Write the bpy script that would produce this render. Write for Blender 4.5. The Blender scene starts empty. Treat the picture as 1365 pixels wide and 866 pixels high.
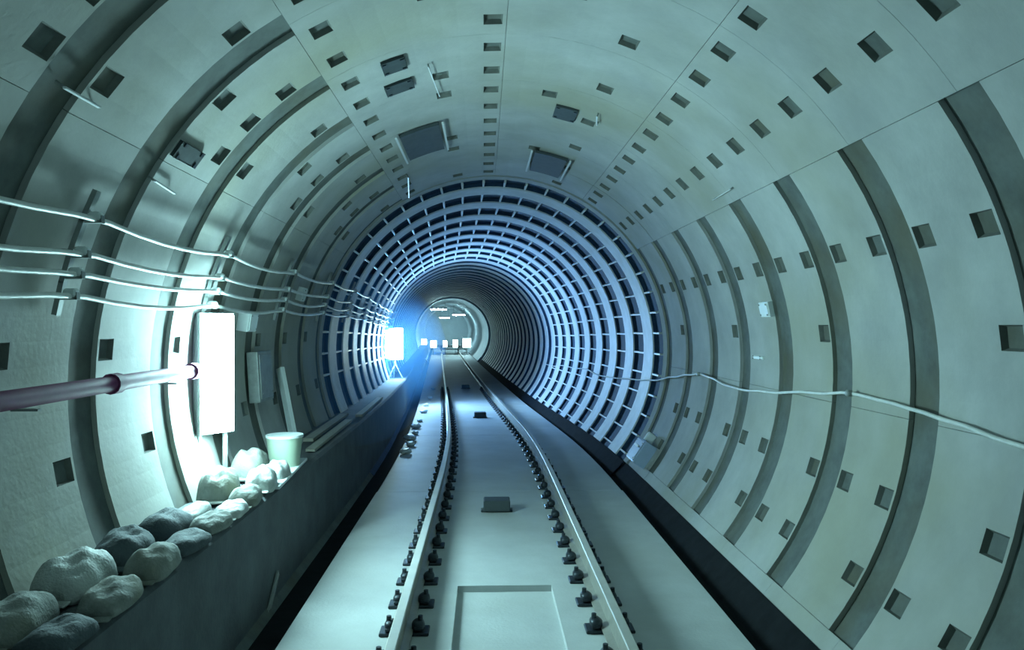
import bpy, bmesh, math, random
from mathutils import Vector, Matrix
random.seed(7)
S = bpy.context.scene
C = S.collection

# ------------------------------------------------------------------ camera, world, light, exposure
F_PX = 1072.0
cam_d = bpy.data.cameras.new('camera')
cam_d.sensor_fit = 'HORIZONTAL'
cam_d.sensor_width = 36.0
cam_d.lens = 36.0 * F_PX / 1365.0
cam_d.clip_end = 400
cam = bpy.data.objects.new('camera', cam_d)
C.objects.link(cam)
cam.location = (-0.17, 0.0, 2.0)
cam.rotation_euler = (math.radians(90.0), 0, -math.atan(36.9 / F_PX))
S.camera = cam

w = bpy.data.worlds.new('world')
S.world = w
w.use_nodes = True
bg = w.node_tree.nodes['Background']
bg.inputs[0].default_value = (0.30, 0.62, 0.68, 1)
bg.inputs[1].default_value = 0.02

S.view_settings.view_transform = 'Standard'
S.view_settings.look = 'None'
S.view_settings.gamma = 1.0
S.view_settings.use_curve_mapping = False
S.view_settings.exposure = 0.0

LAMP_NEAR = dict(col=(0.56, 1.0, 1.04), power=180.0)
LAMP_BLUE = dict(col=(0.50, 0.84, 1.0), power=190.0)
LAMP_FAR = dict(col=(0.60, 0.95, 1.0), power=12.0)


def vehicle_light(name, loc, rot, size, power, col, spread=150):
    l = bpy.data.lights.new(name, 'AREA')
    l.shape = 'DISK'
    l.size = size
    l.energy = power
    l.color = col
    l.spread = math.radians(spread)
    o = bpy.data.objects.new(name, l)
    C.objects.link(o)
    o.location = loc
    o.rotation_euler = rot
    return o


# headlamp of the works vehicle the picture is taken from
vehicle_light('vehicle_headlamp', (-0.9, -1.3, 2.2), (math.radians(93), 0, math.radians(-7)), 0.5, 10.0, (0.55, 1.0, 1.02))


# ------------------------------------------------------------------ path of the tunnel (bends gently left and down)
def _integ(tab, y, n=60):
    y0 = tab[0][0]
    if y <= y0:
        return 0.0

    def s(t):
        for (a, va), (b, vb) in zip(tab, tab[1:]):
            if t <= b:
                return va + (vb - va) * (t - a) / (b - a)
        return tab[-1][1]
    tot = 0.0
    h = (y - y0) / n
    for i in range(n):
        tot += s(y0 + (i + .5) * h) * h
    return tot


XT = [(10.5, 0.0), (17.0, -0.050), (27.0, -0.058), (58.0, -0.056)]
ZT = [(12.0, 0.0), (16.0, -0.018), (22.0, -0.020), (28.0, -0.004), (58.0, 0.0)]


def xo(y): return _integ(XT, y)
def zo(y): return _integ(ZT, y)


def heading(y):
    return math.atan(-(xo(y + .5) - xo(y - .5)))


def P(y, u, z): return Vector((xo(y) + u, y, zo(y) + z))


CZ = 1.6        # tunnel centre above rail top
R = 2.70
SLAB = -0.25    # slab level, rail top is 0
GUT = -0.37
BENCH = 0.58


def on_wall(y, deg, r=R):
    a = math.radians(deg)
    return P(y, r * math.cos(a), CZ + r * math.sin(a))


# ------------------------------------------------------------------ helpers
def mesh_obj(name, verts, faces, mats, parent=None, smooth=False, mi=None, auto=None):
    me = bpy.data.meshes.new(name)
    me.from_pydata([tuple(v) for v in verts], [], faces)
    for m in (mats if isinstance(mats, (list, tuple)) else [mats]):
        me.materials.append(m)
    if mi:
        me.polygons.foreach_set('material_index', mi)
    me.validate()
    bm = bmesh.new()
    bm.from_mesh(me)
    bmesh.ops.recalc_face_normals(bm, faces=bm.faces)
    bm.to_mesh(me)
    bm.free()
    if smooth:
        me.shade_smooth()
    if auto:
        try:
            me.set_sharp_from_angle(angle=math.radians(auto))
        except Exception:
            pass
    return link(name, me, parent)


def link(name, me, parent=None):
    o = bpy.data.objects.new(name, me)
    C.objects.link(o)
    if parent:
        o.parent = parent
    return o


def empty(name, loc=(0, 0, 0), rotz=0, parent=None):
    o = bpy.data.objects.new(name, None)
    C.objects.link(o)
    o.location = loc
    o.rotation_euler = (0, 0, rotz)
    if parent:
        o.parent = parent
    return o


def tag(o, label, cat, group=None):
    o['label'] = label
    o['category'] = cat
    if group:
        o['group'] = group
    return o


def structure(o, label=None):
    o['kind'] = 'structure'
    if label:
        o['label'] = label
    return o


class MB:
    """collects shapes into one mesh"""
    def __init__(s):
        s.bm = bmesh.new()

    def box(s, c, size, rot=None, bev=0.0, seg=1):
        r = bmesh.ops.create_cube(s.bm, size=1.0)
        vs = r['verts']
        M = Matrix.Translation(Vector(c)) @ (rot.to_4x4() if rot else Matrix.Identity(4)) @ Matrix.Diagonal((*size, 1))
        for v in vs:
            v.co = M @ v.co
        if bev > 0:
            es = list({e for v in vs for e in v.link_edges})
            bmesh.ops.bevel(s.bm, geom=es, offset=bev, segments=seg, affect='EDGES', profile=0.7)
        return s

    def cyl(s, a, b, r1, r2=None, n=12, cap=True):
        a, b = Vector(a), Vector(b)
        d = b - a
        r2 = r1 if r2 is None else r2
        q = d.to_track_quat('Z', 'Y').to_matrix().to_4x4()
        M = Matrix.Translation((a + b) / 2) @ q
        bmesh.ops.create_cone(s.bm, cap_ends=cap, segments=n, radius1=r1, radius2=r2, depth=d.length, matrix=M)
        return s

    def tube(s, pts, r, n=8):
        pts = [Vector(p) for p in pts]
        rings = []
        for i, p in enumerate(pts):
            t = (pts[min(i + 1, len(pts) - 1)] - pts[max(i - 1, 0)]).normalized()
            up = Vector((0, 0, 1)) if abs(t.z) < .9 else Vector((1, 0, 0))
            a = t.cross(up).normalized()
            b = t.cross(a)
            rings.append([s.bm.verts.new(p + r * (math.cos(2 * math.pi * k / n) * a + math.sin(2 * math.pi * k / n) * b)) for k in range(n)])
        for A, B in zip(rings, rings[1:]):
            for k in range(n):
                s.bm.faces.new((A[k], A[(k + 1) % n], B[(k + 1) % n], B[k]))
        s.bm.faces.new(rings[0])
        s.bm.faces.new(rings[-1][::-1])
        return s

    def blob(s, c, size, p=2.6, nu=16, nv=10, wob=0.05, seed=0, rot=None):
        rnd = random.Random(seed)
        ph = [rnd.uniform(0, 6.28) for _ in range(6)]
        rows = []

        def sg(v, e): return math.copysign(abs(v) ** e, v)
        for j in range(1, nv):
            la = -math.pi / 2 + math.pi * j / nv
            row = []
            for i in range(nu):
                lo = 2 * math.pi * i / nu
                e = 2.0 / p
                v = Vector((sg(math.cos(la), e) * sg(math.cos(lo), e), sg(math.cos(la), e) * sg(math.sin(lo), e), sg(math.sin(la), e)))
                k = 1 + wob * (math.sin(3 * lo + ph[0]) * math.cos(2 * la + ph[1]) + math.sin(5 * lo + ph[2] + 3 * la) * .6 + math.sin(2 * lo + ph[3]) * .7)
                v = Vector((v.x * size[0] / 2, v.y * size[1] / 2, v.z * size[2] / 2)) * k
                if rot:
                    v = rot @ v
                row.append(s.bm.verts.new(v + Vector(c)))
            rows.append(row)
        for A, B in zip(rows, rows[1:]):
            for i in range(nu):
                s.bm.faces.new((A[i], A[(i + 1) % nu], B[(i + 1) % nu], B[i]))
        s.bm.faces.new(rows[0][::-1])
        s.bm.faces.new(rows[-1])
        return s

    def mesh(s, name, mat, smooth=False, auto=None):
        me = bpy.data.meshes.new(name)
        bmesh.ops.recalc_face_normals(s.bm, faces=s.bm.faces)
        s.bm.to_mesh(me)
        s.bm.free()
        me.materials.append(mat)
        if smooth:
            me.shade_smooth()
            if auto:
                me.set_sharp_from_angle(angle=math.radians(auto))
        return me

    def build(s, name, mat, parent=None, smooth=False, auto=None):
        return link(name, s.mesh(name, mat, smooth, auto), parent)


def arange(a, b, step):
    n = max(1, int(math.ceil((b - a) / step - 1e-6)))
    return [a + (b - a) * i / n for i in range(n + 1)]


def sweep(name, prof, ys, mat, parent=None, closed=True, smooth=False, auto=None):
    """profile of (u,z) points carried along the tunnel path"""
    verts, faces = [], []
    n = len(prof)
    for y in ys:
        for (u, z) in prof:
            verts.append(P(y, u, z))
    for i in range(len(ys) - 1):
        for k in range(n if closed else n - 1):
            a = i * n + k
            b = i * n + (k + 1) % n
            faces.append((a, b, b + n, a + n))
    if closed:
        faces.append(tuple(range(n - 1, -1, -1)))
        faces.append(tuple((len(ys) - 1) * n + k for k in range(n)))
    return mesh_obj(name, verts, faces, mat, parent, smooth, auto=auto)


# ------------------------------------------------------------------ materials
def mat(name, col, rough=0.8, metal=0.0, var=0.25, scale=3.0, tint=None, tint_amt=0.0, bump=0.0, bscale=25.0, spec=0.4, streak=None):
    m = bpy.data.materials.new(name)
    m.use_nodes = True
    nt = m.node_tree
    N, L = nt.nodes, nt.links
    b = N['Principled BSDF']
    b.inputs['Roughness'].default_value = rough
    b.inputs['Metallic'].default_value = metal
    b.inputs['Specular IOR Level'].default_value = spec
    geo = N.new('ShaderNodeNewGeometry')
    n1 = N.new('ShaderNodeTexNoise')
    n1.inputs['Scale'].default_value = scale
    n1.inputs['Detail'].default_value = 6
    n1.inputs['Roughness'].default_value = 0.65
    if streak:
        mp = N.new('ShaderNodeMapping')
        mp.inputs['Scale'].default_value = streak
        L.new(geo.outputs['Position'], mp.inputs['Vector'])
        L.new(mp.outputs[0], n1.inputs['Vector'])
    else:
        L.new(geo.outputs['Position'], n1.inputs['Vector'])
    r = N.new('ShaderNodeValToRGB')
    r.color_ramp.elements[0].position = 0.32
    r.color_ramp.elements[1].position = 0.72
    r.color_ramp.elements[0].color = (*[c * (1 - var) for c in col], 1)
    r.color_ramp.elements[1].color = (*[min(1, c * (1 + var)) for c in col], 1)
    L.new(n1.outputs['Fac'], r.inputs[0])
    out = r.outputs[0]
    if tint:
        n2 = N.new('ShaderNodeTexNoise')
        n2.inputs['Scale'].default_value = scale * 0.35
        n2.inputs['Detail'].default_value = 4
        L.new(geo.outputs['Position'], n2.inputs['Vector'])
        rr = N.new('ShaderNodeValToRGB')
        rr.color_ramp.elements[0].position = 0.45
        rr.color_ramp.elements[1].position = 0.68
        rr.color_ramp.elements[1].color = (tint_amt,) * 3 + (1,)
        L.new(n2.outputs['Fac'], rr.inputs[0])
        mx = N.new('ShaderNodeMix')
        mx.data_type = 'RGBA'
        L.new(rr.outputs[0], mx.inputs[0])
        L.new(out, mx.inputs[6])
        mx.inputs[7].default_value = (*tint, 1)
        out = mx.outputs[2]
    L.new(out, b.inputs['Base Color'])
    if bump:
        n3 = N.new('ShaderNodeTexNoise')
        n3.inputs['Scale'].default_value = bscale
        n3.inputs['Detail'].default_value = 5
        L.new(geo.outputs['Position'], n3.inputs['Vector'])
        bp = N.new('ShaderNodeBump')
        bp.inputs['Strength'].default_value = bump
        bp.inputs['Distance'].default_value = 0.02
        L.new(n3.outputs['Fac'], bp.inputs['Height'])
        L.new(bp.outputs[0], b.inputs['Normal'])
    return m


def emit(name, col, strength):
    m = bpy.data.materials.new(name)
    m.use_nodes = True
    nt = m.node_tree
    b = nt.nodes['Principled BSDF']
    b.inputs['Base Color'].default_value = (.8, .8, .8, 1)
    b.inputs['Emission Color'].default_value = (*col, 1)
    b.inputs['Emission Strength'].default_value = strength
    return m


M = dict(
    concrete=mat('concrete', (0.40, 0.42, 0.41), 0.75, var=0.16, scale=1.6, tint=(0.29, 0.29, 0.19), tint_amt=0.6, bump=0.12),
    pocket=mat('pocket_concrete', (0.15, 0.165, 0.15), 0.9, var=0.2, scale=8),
    caulk=mat('caulking', (0.12, 0.14, 0.135), 0.85, var=0.3, scale=4, tint=(0.10, 0.09, 0.05), tint_amt=0.6),
    slab=mat('slab_concrete', (0.52, 0.55, 0.55), 0.6, var=0.10, scale=2.0, tint=(0.42, 0.44, 0.42), tint_amt=0.5, bump=0.15, bscale=40),
    gutter=mat('gutter_mud', (0.012, 0.014, 0.016), 0.95, var=0.3, scale=5, spec=0.1),
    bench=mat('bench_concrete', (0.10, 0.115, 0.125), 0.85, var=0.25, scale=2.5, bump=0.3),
    white_paint=mat('white_paint', (0.62, 0.66, 0.68), 0.5, var=0.12, scale=5, tint=(0.40, 0.42, 0.40), tint_amt=0.4),
    blue_steel=mat('blue_steel', (0.012, 0.042, 0.095), 0.75, var=0.3, scale=6),
    stiff=mat('stiffener_paint', (0.72, 0.76, 0.78), 0.4, var=0.05),
    rail_steel=mat('rail_steel', (0.36, 0.35, 0.31), 0.45, metal=0.35, var=0.15, scale=6),
    rail_head=mat('rail_head', (0.55, 0.54, 0.48), 0.4, metal=0.3, var=0.08, scale=4),
    clip=mat('clip_steel', (0.03, 0.04, 0.05), 0.45, metal=0.4, var=0.3, scale=20),
    dark_box=mat('dark_box', (0.045, 0.06, 0.065), 0.7, var=0.2, scale=10),
    cable=mat('cable_sheath', (0.70, 0.73, 0.71), 0.4, var=0.1, scale=8),
    black_cable=mat('black_cable', (0.10, 0.11, 0.11), 0.35, var=0.2, scale=8),
    pipe=mat('fire_pipe', (0.17, 0.035, 0.11), 0.6, var=0.2, scale=6),
    galv=mat('galvanised', (0.30, 0.33, 0.32), 0.5, metal=0.3, var=0.2, scale=10),
    sack=mat('sack_cloth', (0.24, 0.26, 0.24), 0.85, var=0.22, scale=9, tint=(0.22, 0.22, 0.16), tint_amt=0.6, bump=0.4, bscale=60),
    sack_pale=mat('pale_sack_cloth', (0.48, 0.51, 0.49), 0.7, var=0.15, scale=9, bump=0.4, bscale=60),
    sack_dark=mat('dark_sack_cloth', (0.07, 0.09, 0.10), 0.85, var=0.2, scale=9, bump=0.4, bscale=60),
    bucket=mat('bucket_plastic', (0.42, 0.52, 0.40), 0.5, var=0.08),
    wood=mat('weathered_board', (0.34, 0.34, 0.28), 0.8, var=0.2, scale=6, streak=(1, .15, 1)),
    box_white=mat('box_white', (0.72, 0.78, 0.78), 0.45, var=0.05),
    box_blue=mat('box_blue', (0.36, 0.46, 0.62), 0.45, var=0.1),
    lamp_body=mat('lamp_body', (0.10, 0.11, 0.12), 0.5, metal=0.3),
    far_wall=mat('far_concrete', (0.50, 0.56, 0.58), 0.7, var=0.1, scale=1.0),
)

# ------------------------------------------------------------------ tunnel: concrete ring section
Y_BACK, Y_STEEL, Y_END, Y_FACE = -6.0, 12.72, 58.0, 103.0


def arc_shell(name, r, y_list, m, parent=None, a0=-52, a1=232, step=4.0):
    prof = []
    for a in arange(a0, a1, step):
        t = math.radians(a)
        prof.append((r * math.cos(t), CZ + r * math.sin(t)))
    return sweep(name, prof, y_list, m, parent, closed=False, smooth=True)


wall_c = structure(arc_shell('wall_concrete', R + 0.035, arange(Y_BACK, Y_STEEL, 3.0), M['caulk']),
                   'grey concrete ring lining of the near tunnel with dark joint grooves')


def segment_mesh(name, a0, a1, half, pockets, pdepth=0.07):
    """inner face of one lining segment, pockets are real recesses; local y centred on the ring"""
    pa, py = 0.145 / R, 0.10
    gap = 0.0018 / R
    A0, A1 = math.radians(a0) + gap, math.radians(a1) - gap
    cuts_a = {A0, A1}
    for a in arange(A0, A1, math.radians(4)):
        cuts_a.add(a)
    cuts_y = {-half, half}
    boxes = []
    for (pd, yc) in pockets:
        c = math.radians(pd)
        boxes.append((c - pa / 2, c + pa / 2, yc - py, yc + py))
        cuts_y |= {yc - py, yc + py}
    for b in boxes:
        cuts_a = {a for a in cuts_a if not (b[0] - .008 < a < b[1] + .008) or a in (A0, A1)}
    for b in boxes:
        cuts_a |= {b[0], b[1]}
    ca, cy = sorted(cuts_a), sorted(cuts_y)
    V, Fc, MI = [], [], []
    idx = {}

    def vert(a, y, r):
        k = (round(a, 5), round(y, 4), round(r, 4))
        if k not in idx:
            idx[k] = len(V)
            V.append((r * math.cos(a), y, r * math.sin(a)))
        return idx[k]
    for i in range(len(ca) - 1):
        for j in range(len(cy) - 1):
            a, b, c, d = ca[i], ca[i + 1], cy[j], cy[j + 1]
            am, ym = (a + b) / 2, (c + d) / 2
            hit = any(q[0] < am < q[1] and q[2] < ym < q[3] for q in boxes)
            if not hit:
                Fc.append((vert(a, c, R), vert(b, c, R), vert(b, d, R), vert(a, d, R)))
                MI.append(0)
            else:
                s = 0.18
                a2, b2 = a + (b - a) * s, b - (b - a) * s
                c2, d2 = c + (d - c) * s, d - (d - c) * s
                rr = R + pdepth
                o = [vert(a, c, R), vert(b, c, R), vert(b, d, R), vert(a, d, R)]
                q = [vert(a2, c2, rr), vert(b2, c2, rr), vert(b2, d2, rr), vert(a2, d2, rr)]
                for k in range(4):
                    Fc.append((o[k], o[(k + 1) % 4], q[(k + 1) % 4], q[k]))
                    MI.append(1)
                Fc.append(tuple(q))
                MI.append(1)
    # rim walls so the segment has its thickness
    ro = R + 0.16
    for i in range(len(ca) - 1):
        for y in (-half, half):
            Fc.append((vert(ca[i], y, R), vert(ca[i + 1], y, R), vert(ca[i + 1], y, ro), vert(ca[i], y, ro)))
            MI.append(0)
    for a in (ca[0], ca[-1]):
        for j in range(len(cy) - 1):
            Fc.append((vert(a, cy[j], R), vert(a, cy[j + 1], R), vert(a, cy[j + 1], ro), vert(a, cy[j], ro)))
            MI.append(0)
    me = bpy.data.meshes.new(name)
    me.from_pydata(V, [], Fc)
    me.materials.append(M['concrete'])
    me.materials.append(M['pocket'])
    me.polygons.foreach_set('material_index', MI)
    me.update()
    return me


PY = 0.30
G, FULL = 0.425, 0.5985
SEGS = [(-40.4, -37.5, FULL, []),
        (-37.5, -5, G, [-29, -17]),
        (-5, 35.5, G, [7, 20.5]),
        (35.5, 60, FULL, [44.5, 57.2]),
        (60, 90, FULL, [70, 80]),
        (90, 121.5, FULL, [92.2, 102, 118]),
        (121.5, 147, G, [127.6, 135, 142]),
        (147, 206, G, [175, 190])]
SEG_MESH = []
for vi in range(2):
    row = []
    rnd = random.Random(40 + vi)
    for (a0, a1, half, pk) in SEGS:
        pl = []
        for p in pk:
            for s in (-1, 1):
                if p in (57.2, 92.2, 44.5) or rnd.random() < 0.62:
                    pl.append((p, s * PY))
        row.append(segment_mesh('lining_segment', a0, a1, half, pl))
    SEG_MESH.append(row)

JOINT0, PITCH = 5.15, 1.2
for k in range(-5, 6):
    yc = JOINT0 + PITCH * (k + .5)
    ring = empty('lining_ring', (xo(yc), yc, CZ + zo(yc)), 0, wall_c)
    for s, me in enumerate(SEG_MESH[k % 2]):
        o = link('lining_segment', me, ring)
# closing collar before the steel section
yc = JOINT0 + PITCH * 6
prof = [(R * math.cos(math.radians(a)), CZ + R * math.sin(math.radians(a))) for a in arange(-40.4, 204, 4)] + \
       [((R + .2) * math.cos(math.radians(a)), CZ + (R + .2) * math.sin(math.radians(a))) for a in reversed(arange(-40.4, 204, 4))]
sweep('lining_collar', prof, [yc + .12, Y_STEEL], M['concrete'], wall_c)

# ------------------------------------------------------------------ tunnel: white-banded steel ring section
wall_s = structure(arc_shell('wall_steel', 2.73, arange(Y_STEEL, Y_END, 1.5), M['blue_steel']),
                   'tunnel lining of white steel ring bands with dark blue panels between')


def band_mesh():
    ri, ro, hl, ch = 2.655, 2.74, 0.365, 0.02
    pr = [(ro, -hl), (ri + ch, -hl), (ri, -hl + ch), (ri, hl - ch), (ri + ch, hl), (ro, hl)]
    V, Fc = [], []
    al = arange(-40.4, 203, 3.5)
    for a in al:
        t = math.radians(a)
        for (r, y) in pr:
            V.append((r * math.cos(t), y, r * math.sin(t)))
    n = len(pr)
    for i in range(len(al) - 1):
        for k in range(n - 1):
            a = i * n + k
            Fc.append((a, a + n, a + n + 1, a + 1))
    me = bpy.data.meshes.new('ring_band')
    me.from_pydata(V, [], Fc)
    me.materials.append(M['white_paint'])
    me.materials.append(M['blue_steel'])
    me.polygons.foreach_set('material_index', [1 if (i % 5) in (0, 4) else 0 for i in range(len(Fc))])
    me.shade_smooth()
    me.set_sharp_from_angle(angle=math.radians(25))
    return me


BAND = band_mesh()
_m = MB().box((0, 0, 0), (0.07, 0.80, 0.030), bev=0.004)
STIFF = _m.mesh('stiffener', M['stiff'])
NB = int((Y_END - 13.1) / 1.5)
STEP = 7.3
for k in range(NB):
    y0 = 13.1 + 1.5 * k
    yc = y0 + 0.44
    b = link('ring_band', BAND, wall_s)
    b.location = (xo(yc), yc, CZ + zo(yc))
    b.rotation_euler = (0, 0, heading(yc))
    if k < 9:
        off = (k % 2) * 0.0
        for j in range(int(240 / STEP)):
            a = -38 + off + STEP * j
            t = math.radians(a)
            s = link('stiffener', STIFF, b)
            s.location = (2.70 * math.cos(t), -0.75 if k else -0.58, 2.70 * math.sin(t))
            s.rotation_euler = (0, -t, 0)
            if k == 0:
                s.scale = (1, 0.5, 1)

# ------------------------------------------------------------------ lit chamber far down the tunnel
wall_f = structure(arc_shell('wall_chamber', 2.72, arange(Y_END, Y_FACE, 5), M['far_wall']),
                   'pale lit tunnel chamber far beyond the dark ring section')
rim = []
prof = [(2.62, 0), (2.90, 0)]
V, Fc = [], []
al = arange(-50, 230, 4)
for a in al:
    for (r, dy) in ((2.90, -.15), (2.60, -.15), (2.60, .25), (2.90, .25)):
        V.append(on_wall(Y_END + dy, a, r))
for i in range(len(al) - 1):
    for q in range(3):
        Fc.append((i * 4 + q, i * 4 + q + 1, i * 4 + q + 5, i * 4 + q + 4))
mesh_obj('chamber_rim', V, Fc, M['box_white'], wall_f, True, auto=30)
V = [P(Y_FACE, 0, CZ)] + [on_wall(Y_FACE, a, 2.8) for a in arange(0, 354, 6)]
structure(mesh_obj('wall_end', V, [(0, i, i % (len(V) - 1) + 1) for i in range(1, len(V))], M['far_wall']),
          'pale end face of the far tunnel chamber')

# ------------------------------------------------------------------ floor
ys_all = arange(Y_BACK, 10, 4) + arange(11, 60, 1.0) + arange(64, Y_FACE, 6)
floor = structure(sweep('floor', [(-2.2, GUT), (2.2, GUT)], ys_all, M['gutter'], closed=False),
                  'concrete track bed slab with dark drainage gutters at both sides')
XL, XR = -1.62, 1.71
joints = [-5.0, 3.3, 10.9, 16.8, 22.7, 28.6, 40.0, 58.0, 75.0, Y_FACE]
for a, b in zip(joints, joints[1:]):
    yl = arange(a + .006, b - .006, 1.0)
    prof = [(XL, GUT), (XL, SLAB - .015), (XL + .015, SLAB), (XR - .015, SLAB), (XR, SLAB - .015), (XR, GUT)]
    if a == 3.3:    # panel with a shallow sunken bay between the rails
        px0, px1, py1, dep = -0.40, 0.41, 6.95, 0.055
        V, Fc = [], []
        xs = [XL, px0, px1, XR]
        def v(x, y, z):
            V.append((x, y, z))
            return len(V) - 1
        y0, y1 = a + .006, b - .006
        def quad(*p):
            Fc.append(tuple(v(*q) for q in p))
        quad((XL, y0, SLAB), (px0, y0, SLAB), (px0, y1, SLAB), (XL, y1, SLAB))
        quad((px1, y0, SLAB), (XR, y0, SLAB), (XR, y1, SLAB), (px1, y1, SLAB))
        quad((px0, py1, SLAB), (px1, py1, SLAB), (px1, y1, SLAB), (px0, y1, SLAB))
        quad((px0, y0, SLAB - dep), (px1, y0, SLAB - dep), (px1, py1, SLAB - dep), (px0, py1, SLAB - dep))
        quad((px0, y0, SLAB), (px0, py1, SLAB), (px0, py1, SLAB - dep), (px0, y0, SLAB - dep))
        quad((px1, y0, SLAB), (px1, py1, SLAB), (px1, py1, SLAB - dep), (px1, y0, SLAB - dep))
        quad((px0, py1, SLAB), (px1, py1, SLAB), (px1, py1, SLAB - dep), (px0, py1, SLAB - dep))
        quad((XL, y0, SLAB), (XL, y1, SLAB), (XL, y1, GUT), (XL, y0, GUT))
        quad((XR, y0, SLAB), (XR, y1, SLAB), (XR, y1, GUT), (XR, y0, GUT))
        for yy in (y0, y1):
            quad((XL, yy, SLAB), (XR, yy, SLAB), (XR, yy, GUT), (XL, yy, GUT))
        me = bpy.data.meshes.new('slab_panel')
        me.from_pydata(V, [], Fc)
        me.materials.append(M['slab'])
        o = link('slab_panel', me, floor)
        o['label'] = 'slab panel with shallow sunken bay between the rails'
    else:
        sweep('slab_panel', prof, yl, M['slab'], floor)

# added black strip along the lining foot in the right gutter
prof = [(2.712 * math.cos(math.radians(a)), CZ + 2.712 * math.sin(math.radians(a))) for a in arange(-47, -40.45, 1.5)]
sweep('gutter_dark_strip', prof, [y for y in ys_all if y < 12.5] + [12.6], M['gutter'], floor, closed=False)
prof = [(2.68 * math.cos(math.radians(a)), CZ + 2.68 * math.sin(math.radians(a))) for a in arange(-47, -40.45, 1.5)]
sweep('gutter_dark_strip', prof, [12.6] + [y for y in ys_all if 12.9 < y < 58], M['gutter'], floor, closed=False)

# raised walkway bench along the left wall
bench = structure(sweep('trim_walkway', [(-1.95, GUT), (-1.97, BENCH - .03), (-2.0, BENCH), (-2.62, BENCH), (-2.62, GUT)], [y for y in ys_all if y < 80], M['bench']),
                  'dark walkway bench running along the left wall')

# ------------------------------------------------------------------ rails
HR = 0.226
prof_r = [(-.065, -HR), (.065, -HR), (.065, -HR + .012), (.012, -HR + .032), (.009, -.05), (.033, -.035), (.035, -.006), (.029, 0),
          (-.029, 0), (-.035, -.006), (-.033, -.035), (-.009, -.05), (-.012, -HR + .032), (-.065, -HR + .012)]
_mb = MB().box((0, 0, 0.012), (0.36, 0.17, 0.024), bev=0.006)
PLATE = _mb.mesh('rail_fastener', M['clip'])
_mb = MB().blob((0.10, 0, 0.055), (0.10, 0.13, 0.085), p=2.4, nu=12, nv=7, wob=0.03, seed=3)
_mb.cyl((0.115, 0, 0.05), (0.115, 0, 0.125), 0.022, 0.018, 8)
_mb.cyl((0.135, -0.055, 0.04), (0.075, -0.055, 0.05), 0.014, n=6)
_mb.cyl((0.135, 0.055, 0.04), (0.075, 0.055, 0.05), 0.014, n=6)
CLIP = _mb.mesh('spring_clip', M['clip'], True, 40)


def rail(u0, label):
    o = sweep('rail', [(u0 + a, b) for a, b in prof_r], arange(-3, 10, 4) + arange(10.5, 58, .75) + arange(60, 74, 4), M['rail_steel'])
    o.data.materials.append(M['rail_head'])
    for p in o.data.polygons:
        zc = sum((o.data.vertices[i].co.z - zo(o.data.vertices[i].co.y)) for i in p.vertices) / len(p.vertices)
        if zc > -0.008:
            p.material_index = 1
    tag(o, label, 'rail')
    y = 3.06
    k = 0
    while y < 31:
        f = link('rail_fastener', PLATE, o)
        f.location = P(y, u0, SLAB)
        f.rotation_euler = (0, 0, heading(y))
        for s in (1, -1):
            c = link('spring_clip', CLIP, f)
            c.rotation_euler = (0, 0, 0 if s > 0 else math.pi)
        y += 0.57
        k += 1
    return o


rail(-0.7525, 'left running rail with its dark inner face in shadow')
rail(0.7525, 'right running rail with its lit inner face and row of dark clips')


# ------------------------------------------------------------------ floor blocks between the rails
def floor_block(y, u, w_, label):
    t = tag(empty('track_beacon', P(y, u, SLAB), heading(y)), label, 'track beacon', 'beacons between the rails')
    MB().box((0, 0, 0.08), (w_, 0.26, 0.13), bev=0.012).build('housing', M['dark_box'], t)
    MB().box((0, 0, 0.01), (w_ + .06, 0.16, 0.02), bev=0.004).build('base_plate', M['clip'], t)
    for sx in (-1, 1):
        MB().cyl((sx * (w_ / 2 + .015), 0, .02), (sx * (w_ / 2 + .015), 0, .035), .012, n=6).build('bolt', M['galv'], t)


floor_block(9.75, -0.02, 0.32, 'dark box on the slab between the rails, nearest of the three')
floor_block(20.6, 0.07, 0.30, 'dark box on the slab between the rails, second of the three')
floor_block(31.5, 0.06, 0.30, 'small dark box between the rails, farthest of the three')


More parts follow.
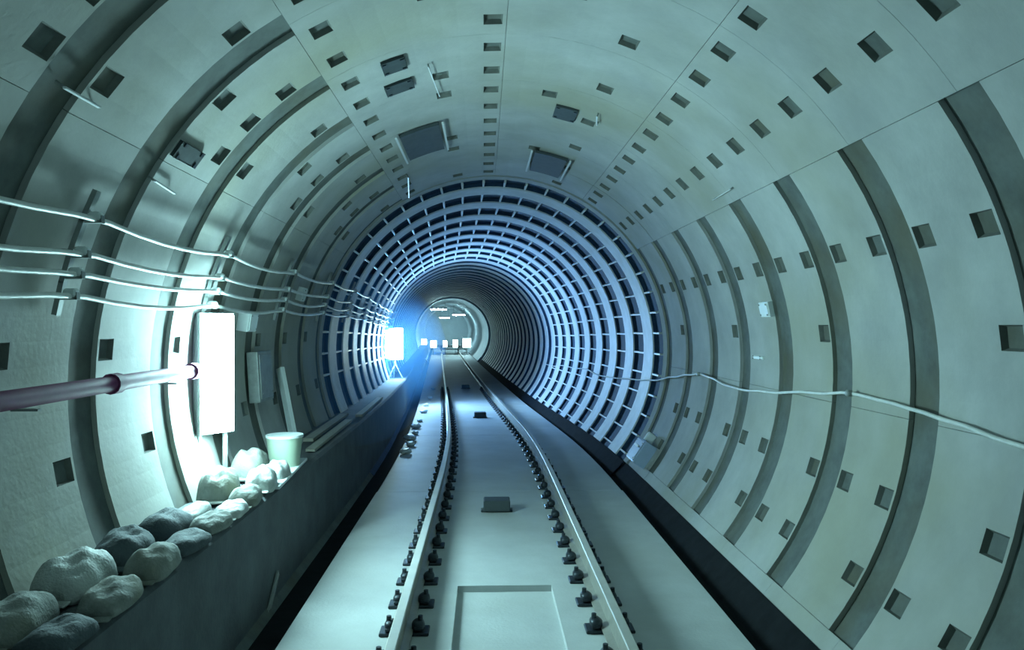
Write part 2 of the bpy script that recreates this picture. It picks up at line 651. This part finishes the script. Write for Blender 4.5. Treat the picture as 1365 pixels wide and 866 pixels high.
# ------------------------------------------------------------------ work lamps
def work_lamp(name, y, u, z, h, wd, yaw, spec, label, stand=None, bulge=0.15):
    """tall floodlight box; yaw is the direction of the light, measured from +x towards -y"""
    t = tag(empty(name, P(y, u, BENCH), -yaw), label, 'work light')
    zc = z - BENCH
    # local: light leaves along +x
    MB().box((-0.05, 0, zc), (0.09, wd + .05, h + .05), bev=0.012).build('housing', M['lamp_body'], t)
    m = MB()
    for s in (-1, 1):
        m.box((0.004, s * (wd / 2 + .012), zc), (0.03, 0.02, h + .05))
        m.box((0.004, 0, zc + s * (h / 2 + .012)), (0.03, wd + .04, 0.02))
    m.build('frame', M['galv'], t)
    V, Fc = [], []
    ang = arange(-math.pi / 2, math.pi / 2, math.pi / 12)
    for q in ang:
        for sz in (-1, 1):
            V.append((bulge * math.cos(q), wd / 2 * math.sin(q), zc + sz * h / 2))
    for k in range(len(ang) - 1):
        Fc.append((2 * k, 2 * k + 1, 2 * k + 3, 2 * k + 2))
    Fc.append(tuple(range(0, len(V), 2)))
    Fc.append(tuple(range(1, len(V), 2)))
    mesh_obj('lens', V, Fc,  emit('lamp_glow', spec['col'], spec['power']), t)
    if stand == 'tripod':
        # added deep-blue emitter, no part of the lamp, tints the left side blue
        rz = Matrix.Rotation(yaw - math.radians(86), 3, 'Z')
        MB().box(rz @ Vector((0.02, 0, 0)) + Vector((-.02, -wd / 2 - .09, zc)), (.05, .12, h * .9), rz, .01).build('added_blue_strip', emit('blue_glow', (0.05, 0.32, 1.0), 1100.0), t)
        m = MB().cyl((-.05, 0, .42), (-.05, 0, zc - h / 2), .02, n=8)
        m.build('pole', M['stiff'], t)
        for k in range(3):
            a = k * 2.094 + .4
            MB().cyl((-.05, 0, .45), (-.05 + .24 * math.cos(a), .24 * math.sin(a), 0.005), .014, n=6).build('leg', M['stiff'], t)
        MB().box((-.05, 0, .44), (.06, .06, .06), bev=.01).build('collar', M['galv'], t)
    else:
        m = MB()
        for s in (-1, 1):
            m.box((-0.05, s * (wd / 2 - .02), (zc - h / 2) / 2), (0.03, 0.03, zc - h / 2))
            m.box((-0.05, s * (wd / 2 - .02), .008), (0.16, 0.06, 0.016))
        m.build('stand', M['galv'], t)
    return t


work_lamp('work_lamp', 7.1, -2.51, 1.58, 1.0, 0.30, math.radians(36), LAMP_NEAR,
          'tall glaring white work light by the left wall, nearest of the lights')
work_lamp('work_lamp', 24.5, -2.28, 1.62, 0.92, 0.54, math.radians(38), LAMP_BLUE,
          'blue-white glaring work light on a tripod further down the left wall', 'tripod', 0.08)

# ------------------------------------------------------------------ cables, pipe and brackets on the left wall
CAB = [(1.02, -2.40), (0.82, -2.475), (0.70, -2.51), (0.58, -2.54)]
names = ['uppermost of the four pale cables along the left wall', 'second cable from the top along the left wall',
         'third cable from the top along the left wall', 'lowest of the four pale cables along the left wall']
BR = [2.3, 4.7, 7.1, 9.5, 11.9, 14.3, 16.7, 19.1, 21.5, 23.9, 26.3]
for i, (dz, u) in enumerate(CAB):
    pts = []
    for y in arange(0.5, 27, 0.4):
        seg = ((y - 2.3) % 2.4) / 2.4
        sag = 0.045 * (1 - (2 * seg - 1) ** 2) * (1 + .3 * math.sin(i * 2.1 + int((y - 2.3) / 2.4)))
        pts.append(P(y, u, CZ + dz - sag))
    tag(MB().tube(pts, 0.017, 8).build('cable', M['cable'], None, True), names[i], 'cable', 'cables along the left wall')


def cable_bracket(y, label):
    t = tag(empty('cable_bracket', P(y, 0, CZ), 0), label, 'bracket', 'cable brackets on the left wall')
    m = MB()
    pts = [(2.665 * math.cos(math.radians(a)), 2.665 * math.sin(math.radians(a))) for a in arange(154, 170, 4)]
    for (a, b), (c, d) in zip(pts, pts[1:]):
        L_ = math.hypot(c - a, d - b)
        rot = Matrix.Rotation(-math.atan2(d - b, c - a), 3, 'Y')
        m.box(((a + c) / 2, 0, (b + d) / 2), (L_ + .01, 0.05, 0.03), rot)
    m.build('upright', M['galv'], t)
    for (dz, u) in CAB:
        ww = -math.sqrt(2.66 ** 2 - dz ** 2)
        m = MB().box(((u + .04 + ww) / 2, 0, dz - .028), (abs(u + .04 - ww), 0.04, 0.016))
        m.box((u + .035, 0, dz - .012), (.012, .04, .04))
        m.build('arm', M['galv'], t)
        MB().box((u, 0, dz + .004), (.075, .06, .05), bev=.012).build('cable_cleat', M['box_white'], t)


ordn = ['nearest the camera', 'second from the camera', 'third from the camera, beside the white glare', 'fourth from the camera', 'fifth from the camera',
        'sixth from the camera', 'seventh from the camera', 'eighth from the camera', 'ninth from the camera', 'tenth from the camera, by the blue light', 'farthest, behind the blue light']
for y, n in zip(BR, ordn):
    if y > 3:
        cable_bracket(y, 'cable bracket on the left wall, ' + n)

pp = tag(empty('fire_pipe', P(2, -2.56, 1.60)), 'dark purple-red pipe along the left wall below the cables', 'pipe')
pp.location = (0, 0, 0)
MB().tube([P(y, -2.57, 1.62) for y in arange(1.5, 6.75, .5)], 0.052, 14).build('tube', M['pipe'], pp, True, 40)
for y in (3.4, 5.3, 6.7):
    MB().cyl(P(y - .05, -2.57, 1.62), P(y + .05, -2.57, 1.62), 0.068, n=14).build('coupling', M['pipe'], pp, True, 40)
for y in (4.3, 6.2):
    m = MB().box(P(y, -2.64, 1.62), (0.11, .04, .03))
    m.box(P(y, -2.57, 1.555), (0.14, .04, .012))
    m.build('pipe_clamp', M['galv'], pp)

# ------------------------------------------------------------------ things on the bench: sacks, bucket, boards
def sack_mesh(mt, seed):
    """a slack filled sack: domed top, flat underside, puckered ends, creases"""
    rnd_ = random.Random(seed)
    ph = [rnd_.uniform(0, 6.28) for _ in range(10)]
    nx, ny = 26, 18
    bm = bmesh.new()
    top, bot = [], []
    for i in range(nx + 1):
        rt, rb = [], []
        for j in range(ny + 1):
            a, c = -1 + 2 * i / nx, -1 + 2 * j / ny
            pinch = 1 - .22 * abs(a) ** 3
            x = a * (.5 - .05 * abs(c) ** 2.5) * (1 + .03 * math.sin(4 * c + ph[0]))
            y = c * .5 * pinch * (1 + .05 * math.sin(3.2 * a + ph[1]))
            prof_ = max(0.0, (1 - abs(a) ** 4.5)) ** .5 * max(0.0, (1 - abs(c) ** 3.2)) ** .55
            cr = 1 + .09 * math.sin(2.6 * a + 2 * c + ph[2]) + .05 * math.sin(6 * a - 4 * c + ph[3]) + .03 * math.sin(11 * a + 7 * c + ph[4]) + .02 * math.sin(17 * c + 6 * a + ph[5])
            lo = .16 * (1 - prof_)
            h = lo + (.92 - .0) * prof_ * cr
            rt.append(bm.verts.new((x, y, h - .5)))
            edge = i in (0, nx) or j in (0, ny)
            rb.append(rt[-1] if edge else bm.verts.new((x, y, lo * .5 - .5)))
        top.append(rt)
        bot.append(rb)
    for i in range(nx):
        for j in range(ny):
            bm.faces.new((top[i][j], top[i + 1][j], top[i + 1][j + 1], top[i][j + 1]))
            bm.faces.new((bot[i][j], bot[i][j + 1], bot[i + 1][j + 1], bot[i + 1][j]))
    bmesh.ops.recalc_face_normals(bm, faces=bm.faces)
    me = bpy.data.meshes.new('sack')
    bm.to_mesh(me)
    bm.free()
    me.materials.append(mt)
    me.shade_smooth()
    return me


SACK = {}
for kind, mt in (('grey', 'sack'), ('pale', 'sack_pale'), ('dark', 'sack_dark')):
    for v_ in range(2):
        SACK[kind, v_] = sack_mesh(M[mt], v_ * 7 + len(kind) * 3 + ord(kind[0]))
NECK = {k: MB().box((0, 0, 0), (.16, .74, .07), Matrix.Rotation(-.25, 3, 'Y'), .02).mesh('end_flap', M[mt_])
        for k, mt_ in (('grey', 'sack'), ('pale', 'sack_pale'), ('dark', 'sack_dark'))}


def sack(kind, v_, y, u, z, size, yaw, label, roll=0.0):
    """size: (along the tunnel, across, height)"""
    o = link('sack', SACK[kind, v_])
    o.location = P(y, u, z + size[2] / 2)
    o.rotation_euler = (roll, 0, math.pi / 2 + yaw)
    o.scale = size
    tag(o, label, 'sack', 'sacks on the walkway bench')
    n = link('end_flap', NECK[kind], o)
    n.location = (-0.53, 0, -0.36)
    return o


B = BENCH
sack('grey', 0, 6.62, -2.33, B, (.50, .30, 0.25), .05, 'large grey rounded sack against the wall below the white glare')
sack('grey', 1, 7.52, -2.33, B, (.46, .30, 0.27), -.05, 'grey hump-shaped sack against the wall behind the white work light')
sack('pale', 0, 6.98, -2.08, B, (.40, .25, 0.20), .08, 'pale crumpled sack just left of the greenish bucket')
sack('pale', 1, 7.45, -2.08, B, (.34, .22, 0.17), -.1, 'smaller pale sack touching the greenish bucket')
sack('grey', 1, 6.48, -2.07, B, (.44, .24, 0.14), .1, 'flat grey sack in front of the large rounded sack')
sack('pale', 1, 6.08, -2.06, B, (.36, .22, 0.10), .05, 'thin pale folded sack at the bench edge')
sack('grey', 0, 5.66, -2.07, B, (.40, .23, 0.11), -.08, 'flat grey sack on the bench edge, left of the thin pale one')
sack('pale', 0, 6.05, -2.32, B, (.44, .16, 0.09), .02, 'narrow pale bundle against the wall before the dark sacks')
sack('dark', 0, 5.50, -2.33, B, (.56, .30, 0.17), .03, 'dark blue-grey sack against the wall, right of two')
sack('dark', 1, 5.18, -2.07, B, (.46, .24, 0.10), -.05, 'dark flat sack at the bench edge')
sack('dark', 1, 4.92, -2.34, B, (.50, .30, 0.19), .06, 'dark blue-grey sack against the wall, left of two')
sack('grey', 1, 4.66, -2.06, B, (.44, .24, 0.16), .05, 'rounded grey-green sack at the bench edge, right of the big pair')
sack('pale', 0, 4.34, -2.34, B, (.50, .30, 0.21), -.04, 'big pale sack near the lower left corner, against the wall')
sack('grey', 0, 4.14, -2.06, B, (.46, .24, 0.12), .08, 'long pale-grey sack along the bench edge near the lower left corner')
sack('grey', 1, 3.76, -2.34, B, (.50, .30, 0.17), .05, 'grey sack at the left picture edge beside the big pale one')
sack('dark', 0, 3.62, -2.06, B, (.42, .24, 0.11), -.05, 'dark sack at the bench edge in the lower left corner')

t = tag(empty('bucket', P(8.05, -2.15, B)), 'pale greenish bucket on the bench at the foot of the leaning board', 'bucket')
MB().cyl((0, 0, 0), (0, 0, .33), .14, .175, 24).build('body', M['bucket'], t, True, 40)
m = MB().cyl((0, 0, .31), (0, 0, .335), .182, .182, 24)
m.build('rim', M['box_white'], t, True, 40)
m = MB().tube([(.18 * math.cos(a), 0.01, .30 - .16 * math.sin(a)) for a in arange(0, math.pi, .3)], .006, 6)
m.build('handle', M['galv'], t)
o = tag(MB().box(P(7.75, -2.06, B + .015), (.16, 1.5, .03), Matrix.Rotation(.06, 3, 'Z'), .004).build('board', M['box_white']),
        'pale sheet lying along the bench edge under the bucket', 'board')


def bar(name, a, b, wd, th, mt, label, cat, group=None):
    a, b = Vector(a), Vector(b)
    d = b - a
    q = d.to_track_quat('Z', 'Y').to_matrix()
    return tag(MB().box((a + b) / 2, (wd, th, d.length), q, .004).build(name, mt), label, cat, group)


bar('board', P(9.55, -2.40, B + .01), P(9.75, -2.62, 1.48), .05, .09, M['box_white'], 'pale narrow board leaning on the left wall behind the bucket', 'board')
bar('board', P(9.0, -2.10, B + .03), P(11.8, -2.14, B + .03), .10, .03, M['wood'], 'weathered plank on the bench, right of the bucket', 'board')
bar('board', P(9.8, -2.30, B + .03), P(12.6, -2.33, B + .03), .12, .03, M['wood'], 'weathered plank on the bench nearer the wall', 'board')
bar('board', P(12.4, -2.08, B + .03), P(15.8, -2.1, B + .03), .10, .03, M['wood'], 'long weathered plank farther along the bench edge', 'board')


def wall_box(name, y, deg, size, mt, label, cat='box', r=R):
    """size: (depth from wall, along tunnel, up the wall)"""
    a = math.radians(deg)
    t = tag(empty(name, on_wall(y, deg, r)), label, cat)
    t.rotation_euler = (0, -a, 0)
    MB().box((-size[0] / 2, 0, 0), size, bev=min(size) * .12, seg=2).build('body', mt, t)
    MB().box((-size[0] - .004, 0, 0), (.012, size[1] * .86, size[2] * .86), bev=.003).build('cover', mt, t)
    for sy in (-1, 1):
        for sz in (-.34, .34):
            MB().cyl((-size[0] - .008, sy * size[1] * .36, size[2] * sz), (-size[0] - .018, sy * size[1] * .36, size[2] * sz), .008, n=6).build('screw', M['galv'], t)
    return t


wall_box('junction_box', 8.35, 170.5, (.12, .30, .20), M['box_white'], 'small white box under the cables, right of the white glare')
wall_box('junction_box', 10.5, 162.5, (.08, .20, .18), M['box_white'], 'small pale box on the left wall in the blue shade')
wall_box('wall_cabinet', 8.95, 183.5, (.12, .55, .55), M['galv'], 'grey wall cabinet on the left wall behind the white work light', 'cabinet')
wall_box('junction_box', 7.85, 12.0, (.05, .26, .15), M['box_white'], 'small white box on the right wall above the sagging cable')
wall_box('marker_plate', 8.3, 1.3, (.02, .30, .035), M['box_white'], 'thin white marker plate on the right wall near the cable', 'plate')
t = wall_box('wall_cabinet', 11.75, -34.5, (.20, .55, .36), M['box_blue'], 'pale blue cabinet low on the right wall by the gutter', 'cabinet')
MB().box((-.235, -.05, .05), (.01, .26, .03)).build('handle', M['box_white'], t)
MB().box((-.10, .05, .24), (.14, .12, .16), bev=.02).build('cable_gland', M['box_white'], t)

# ------------------------------------------------------------------ sagging cable on the right wall
W_PTS = [(0.8, -5.6), (2.0, -6.2), (3.2, -6.4), (4.2, -5.0), (4.76, -4.0), (5.17, -3.4), (5.54, -3.0), (6.09, -2.7), (6.76, -3.9), (7.96, -5.8), (8.63, -6.6),
         (9.28, -6.5), (9.9, -5.5), (10.4, -5.2), (11.0, -6.2), (11.8, -8.0), (12.9, -10.8)]
far = [(14.36, -12.4), (16.2, -13.8), (17.8, -14.2), (19.4, -12.4), (21.0, -13.2), (22.9, -13.0), (25.0, -15.0), (27.5, -15.0)]
pts = []
for (a, da), (b_, db) in zip(W_PTS + far, (W_PTS + far)[1:]):
    n = 4
    for i in range(n):
        s = i / n
        s2 = s * s * (3 - 2 * s)
        yy = a + (b_ - a) * s
        pts.append(on_wall(yy, da + (db - da) * s2, 2.655 if yy < 12.6 else 2.63))
hc = tag(empty('hanging_cable'), 'single thin cable sagging along the right wall', 'cable')
MB().tube(pts, 0.014, 6).build('sheath', M['cable'], hc, True)
for (yy, dd) in ((2.0, -6.2), (6.09, -2.7), (10.4, -5.2)):
    t_ = MB()
    a, b_ = on_wall(yy, dd, 2.71), on_wall(yy, dd, 2.635)
    t_.cyl(a, b_, .012, n=8)
    t_.box(b_, (.05, .05, .05), bev=.01)
    t_.build('cable_hook', M['galv'], hc)


# ------------------------------------------------------------------ white strips and hung panels on the crown
def strip(y0, d0, y1, d1, label, wd=.018, r=2.66):
    t = tag(empty('marker_strip', on_wall(y0, d0, r)), label, 'strip', 'white strips on the lining')
    a, b = Vector((0, 0, 0)), on_wall(y1, d1, r) - on_wall(y0, d0, r)
    d = b - a
    q = d.to_track_quat('Y', 'Z').to_matrix()
    MB().box((a + b) / 2, (wd, d.length, wd * .7), q, .002).build('strip', M['stiff'], t)
    for p, (yy, dd) in ((.05, (y0, d0)), (.95, (y1, d1))):
        c = a + d * p
        c2 = on_wall(yy * (1 - .0) , dd, R + .02) - on_wall(y0, d0, r)
        nrm = (c2 - (a if p < .5 else b)).normalized()
        MB().cyl(c, c + nrm * .06, .008, n=6).build('standoff', M['galv'], t)


strip(3.91, 144.8, 4.26, 144.8, 'short white strip high on the left, nearest the picture corner')
strip(5.28, 149.9, 5.65, 150.5, 'short white strip above the cables on the left')
strip(6.82, 104.0, 7.74, 103.0, 'thin white strip on the crown above the left hung panel', .010)
strip(10.85, 116.6, 12.2, 119.2, 'white strip just before the first steel ring, left of the crown')
strip(7.31, 38.2, 7.91, 38.0, 'thin white strip on the upper right lining', .010)
strip(8.0, 69.0, 8.3, 68.0, 'tiny white strip right of the crown', .012)


def hung_panel(y0, y1, d0, d1, label):
    t = tag(empty('hung_panel', on_wall(y0, (d0 + d1) / 2, 2.7)), label, 'panel', 'dark panels under the crown')
    org = t.location

    def slab(name, ya, yb, da, db, ri, ro_, m):
        V = []
        for yy in (ya, yb):
            for aa in arange(da, db, 2.5):
                for r_ in (ri, ro_):
                    V.append(on_wall(yy, aa, r_) - org)
        n = len(arange(da, db, 2.5))
        Fc = []
        for k in range(n - 1):
            i = 2 * k
            j = 2 * n + i
            Fc += [(i, i + 2, j + 2, j), (i + 1, i + 3, j + 3, j + 1), (i, i + 1, i + 3, i + 2), (j, j + 1, j + 3, j + 2)]
        e = 2 * (n - 1)
        Fc += [(0, 1, 2 * n + 1, 2 * n), (e, e + 1, 2 * n + e + 1, 2 * n + e)]
        mesh_obj(name, V, Fc, m, t)
    slab('plate', y0, y1, d0 + .9, d1 - .9, 2.655, 2.69, M['dark_box'])
    for dd in (d0, d1):
        slab('edge_strip', y0 - .05, y1 + .05, dd - .25, dd + .25, 2.64, 2.665, M['stiff'])
        for yy in (y0 + .1, y1 - .1):
            MB().cyl(on_wall(yy, dd, 2.66) - org, on_wall(yy, dd, 2.715) - org, .01, n=6).build('bolt', M['galv'], t)


hung_panel(8.75, 9.95, 103.5, 115.0, 'dark panel with white edge strips left of the crown')
hung_panel(10.3, 11.5, 69.5, 80.5, 'dark panel with white edge strips right of the crown')


def grout_plate(y, deg, wy, wdeg, label):
    t = tag(empty('cover_plate', on_wall(y, deg, 2.7)), label, 'plate')
    org = t.location
    a = math.radians(deg)
    rot = Matrix.Rotation(-a, 3, 'Y')
    wd = math.radians(wdeg) * 2.7
    MB().box(rot @ Vector((-.012, 0, 0)), (.03, wy, wd), rot, .004).build('plate', M['dark_box'], t)
    for sy in (-1, 1):
        for sz in (-1, 1):
            c = rot @ Vector((-.03, sy * wy * .38, sz * wd * .38))
            MB().box(c, (.012, .03, .03), rot).build('bolt', M['clip'], t)


grout_plate(6.62, 109.8, .28, 4.2, 'dark cover plate left of the crown, nearer of a pair')
grout_plate(7.2, 110.2, .26, 5.4, 'dark cover plate left of the crown, farther of a pair')
grout_plate(8.35, 75.5, .45, 5.0, 'dark cover plate right of the crown before the hung panel')
grout_plate(5.55, 144.5, .40, 2.6, 'dark narrow plate high on the left lining above the cables')

# ------------------------------------------------------------------ litter along the left slab edge
rnd = random.Random(11)
lit = [(14.2, -1.50, .16), (15.2, -1.47, .14), (16.0, -1.52, .20), (17.0, -1.46, .13), (18.2, -1.50, .18), (19.6, -1.44, .12), (22.0, -1.40, .15), (24.2, -1.38, .14), (27.0, -1.3, .15), (31.0, -1.2, .16)]
words = ['nearest', 'second nearest', 'third nearest', 'fourth nearest', 'fifth nearest', 'sixth nearest', 'seventh nearest', 'eighth nearest', 'ninth nearest', 'farthest']
for i, (y, u, s) in enumerate(lit):
    m = MB().blob((0, 0, s * .28), (s * 1.2, s * 2.0, s * .62), p=2.2, nu=9, nv=6, wob=.12, seed=i)
    o = m.build('rubble_lump', M['box_white'], None)
    o.location = P(y, u, SLAB)
    o.rotation_euler = (0, 0, rnd.uniform(-.5, .5))
    tag(o, 'pale rubble lump on the left slab edge, %s to the camera' % words[i] if i < 9 else 'pale rubble lump on the left slab edge, farthest from the camera', 'rubble', 'rubble along the left slab edge')
# scrap of sheet stuck on the bench face
bar('metal_scrap', P(6.55, -1.935, -.42), P(6.95, -1.935, -.12), .012, .05, M['galv'], 'pale metal scrap leaning on the dark bench face by the gutter', 'scrap')

# ------------------------------------------------------------------ far works trolley and lights in the chamber
Yt = 72.0
t = tag(empty('works_trolley', P(Yt, 0, 0), heading(Yt)), 'works trolley standing on the rails in the lit chamber far away', 'trolley')
MB().box((0, 0, .42), (2.4, 2.6, .14), bev=.03).build('deck', M['galv'], t)
for sx in (-1, 1):
    for sy in (-1, 1):
        MB().cyl((sx * .71, sy * .8, .20), (sx * .80, sy * .8, .20), .20, n=18).build('wheel', M['clip'], t)
    MB().tube([(sx * 1.12, -1.25, .45), (sx * 1.12, -1.25, 1.2), (sx * 1.12, 1.25, 1.2), (sx * 1.12, 1.25, .45)], .03, 8).build('handrail', M['stiff'], t)
MB().tube([(-1.0, -1.3, .40), (-.85, -1.36, .20), (-.5, -1.36, .15), (.5, -1.36, .15), (.85, -1.36, .20), (1.0, -1.3, .40)], .05, 8).build('bumper_bar', M['stiff'], t)
for i, (u, z, hh, ww, lb) in enumerate([(-2.22, .85, .5, .45, 'far work light in the chamber, first from the left'),
                                       (-1.42, .66, .6, .5, 'far work light in the chamber, second from the left'),
                                       (-.45, .68, .55, .35, 'far work light in the chamber, third from the left'),
                                       (.42, .70, .65, .4, 'far work light in the chamber, fourth from the left'),
                                       (1.40, .75, .75, .7, 'brightest far work light in the chamber, rightmost')]):
    yy = 68.5
    zb = BENCH if i == 0 else SLAB
    l = tag(empty('floodlight', P(yy, u, zb)), lb, 'work light', 'far lights in the chamber')
    z = z - zb - .2
    zz = z + .2
    MB().box((0, .08, zz), (ww + .06, .12, hh + .06), bev=.02).build('housing', M['lamp_body'], l)
    MB().box((0, 0, zz), (ww, .03, hh)).build('lens', emit('far_glow', LAMP_FAR['col'], LAMP_FAR['power']), l)
    MB().cyl((0, .1, 0), (0, .1, zz - hh / 2), .025, n=8).build('pole', M['galv'], l)
    MB().cyl((0, .1, 0), (0, .1, .03), .16, n=14).build('base', M['galv'], l)
# lamps added to brighten the chamber walls and end face
for y, u, dz, lb in ((62, -1.0, 1.9, 'long lamp added to light the far chamber, nearest its mouth'),
                     (80, 1.0, 1.7, 'long bright lamp added to light the middle of the far chamber'),
                     (98, -.3, 1.6, 'long lamp added to light the far chamber, nearest its end face')):
    l = tag(empty('chamber_fill_lamp', P(y, u, CZ + dz), heading(y)), lb, 'lamp', 'lamps added to light the far chamber')
    MB().box((0, 0, .07), (1.3, .3, .1), bev=.02).build('housing', M['lamp_body'], l)
    MB().box((0, 0, -.03), (1.2, .22, .1), bev=.03).build('tube', emit('tube_glow', (0.50, .88, 1), 150), l)
    for sx in (-.5, .5):
        top = math.sqrt(2.71 ** 2 - (u + sx) ** 2) - dz
        MB().cyl((sx, 0, .1), (sx, 0, top), .02, n=6).build('hanger', M['galv'], l)

# ------------------------------------------------------------------ thin haze in the ring section, shaped and tinted for the blue glare
def haze():
    m_ = MB()
    bmesh.ops.create_uvsphere(m_.bm, u_segments=28, v_segments=28, radius=1.0, matrix=Matrix.Rotation(math.pi / 2, 4, 'X'))
    for v in m_.bm.verts:
        t_ = v.co.y
        w_ = math.hypot(v.co.x, v.co.z)
        k_ = (max(0.0, 1 - abs(t_) ** 5) ** .5) / w_ if w_ > 1e-4 else 0.0
        v.co = P(17.5 + 8.5 * t_, -1.95 + 1.15 * v.co.x * k_, 1.5 + 1.35 * v.co.z * k_)
    o = m_.build('smoke', M['stiff'])
    o.data.materials.clear()
    m = bpy.data.materials.new('smoke')
    m.use_nodes = True
    nt = m.node_tree
    nt.nodes.remove(nt.nodes['Principled BSDF'])
    v = nt.nodes.new('ShaderNodeVolumeScatter')
    v.inputs['Color'].default_value = (0.14, 0.46, 1.0, 1)
    v.inputs['Density'].default_value = 0.045
    v.inputs['Anisotropy'].default_value = 0.3
    nt.links.new(v.outputs[0], nt.nodes['Material Output'].inputs['Volume'])
    o.data.materials.append(m)
    o['kind'] = 'stuff'
    o['label'] = 'thin blue smoke added for the glare by the left wall before the blue work light'
    o['category'] = 'smoke'


haze()
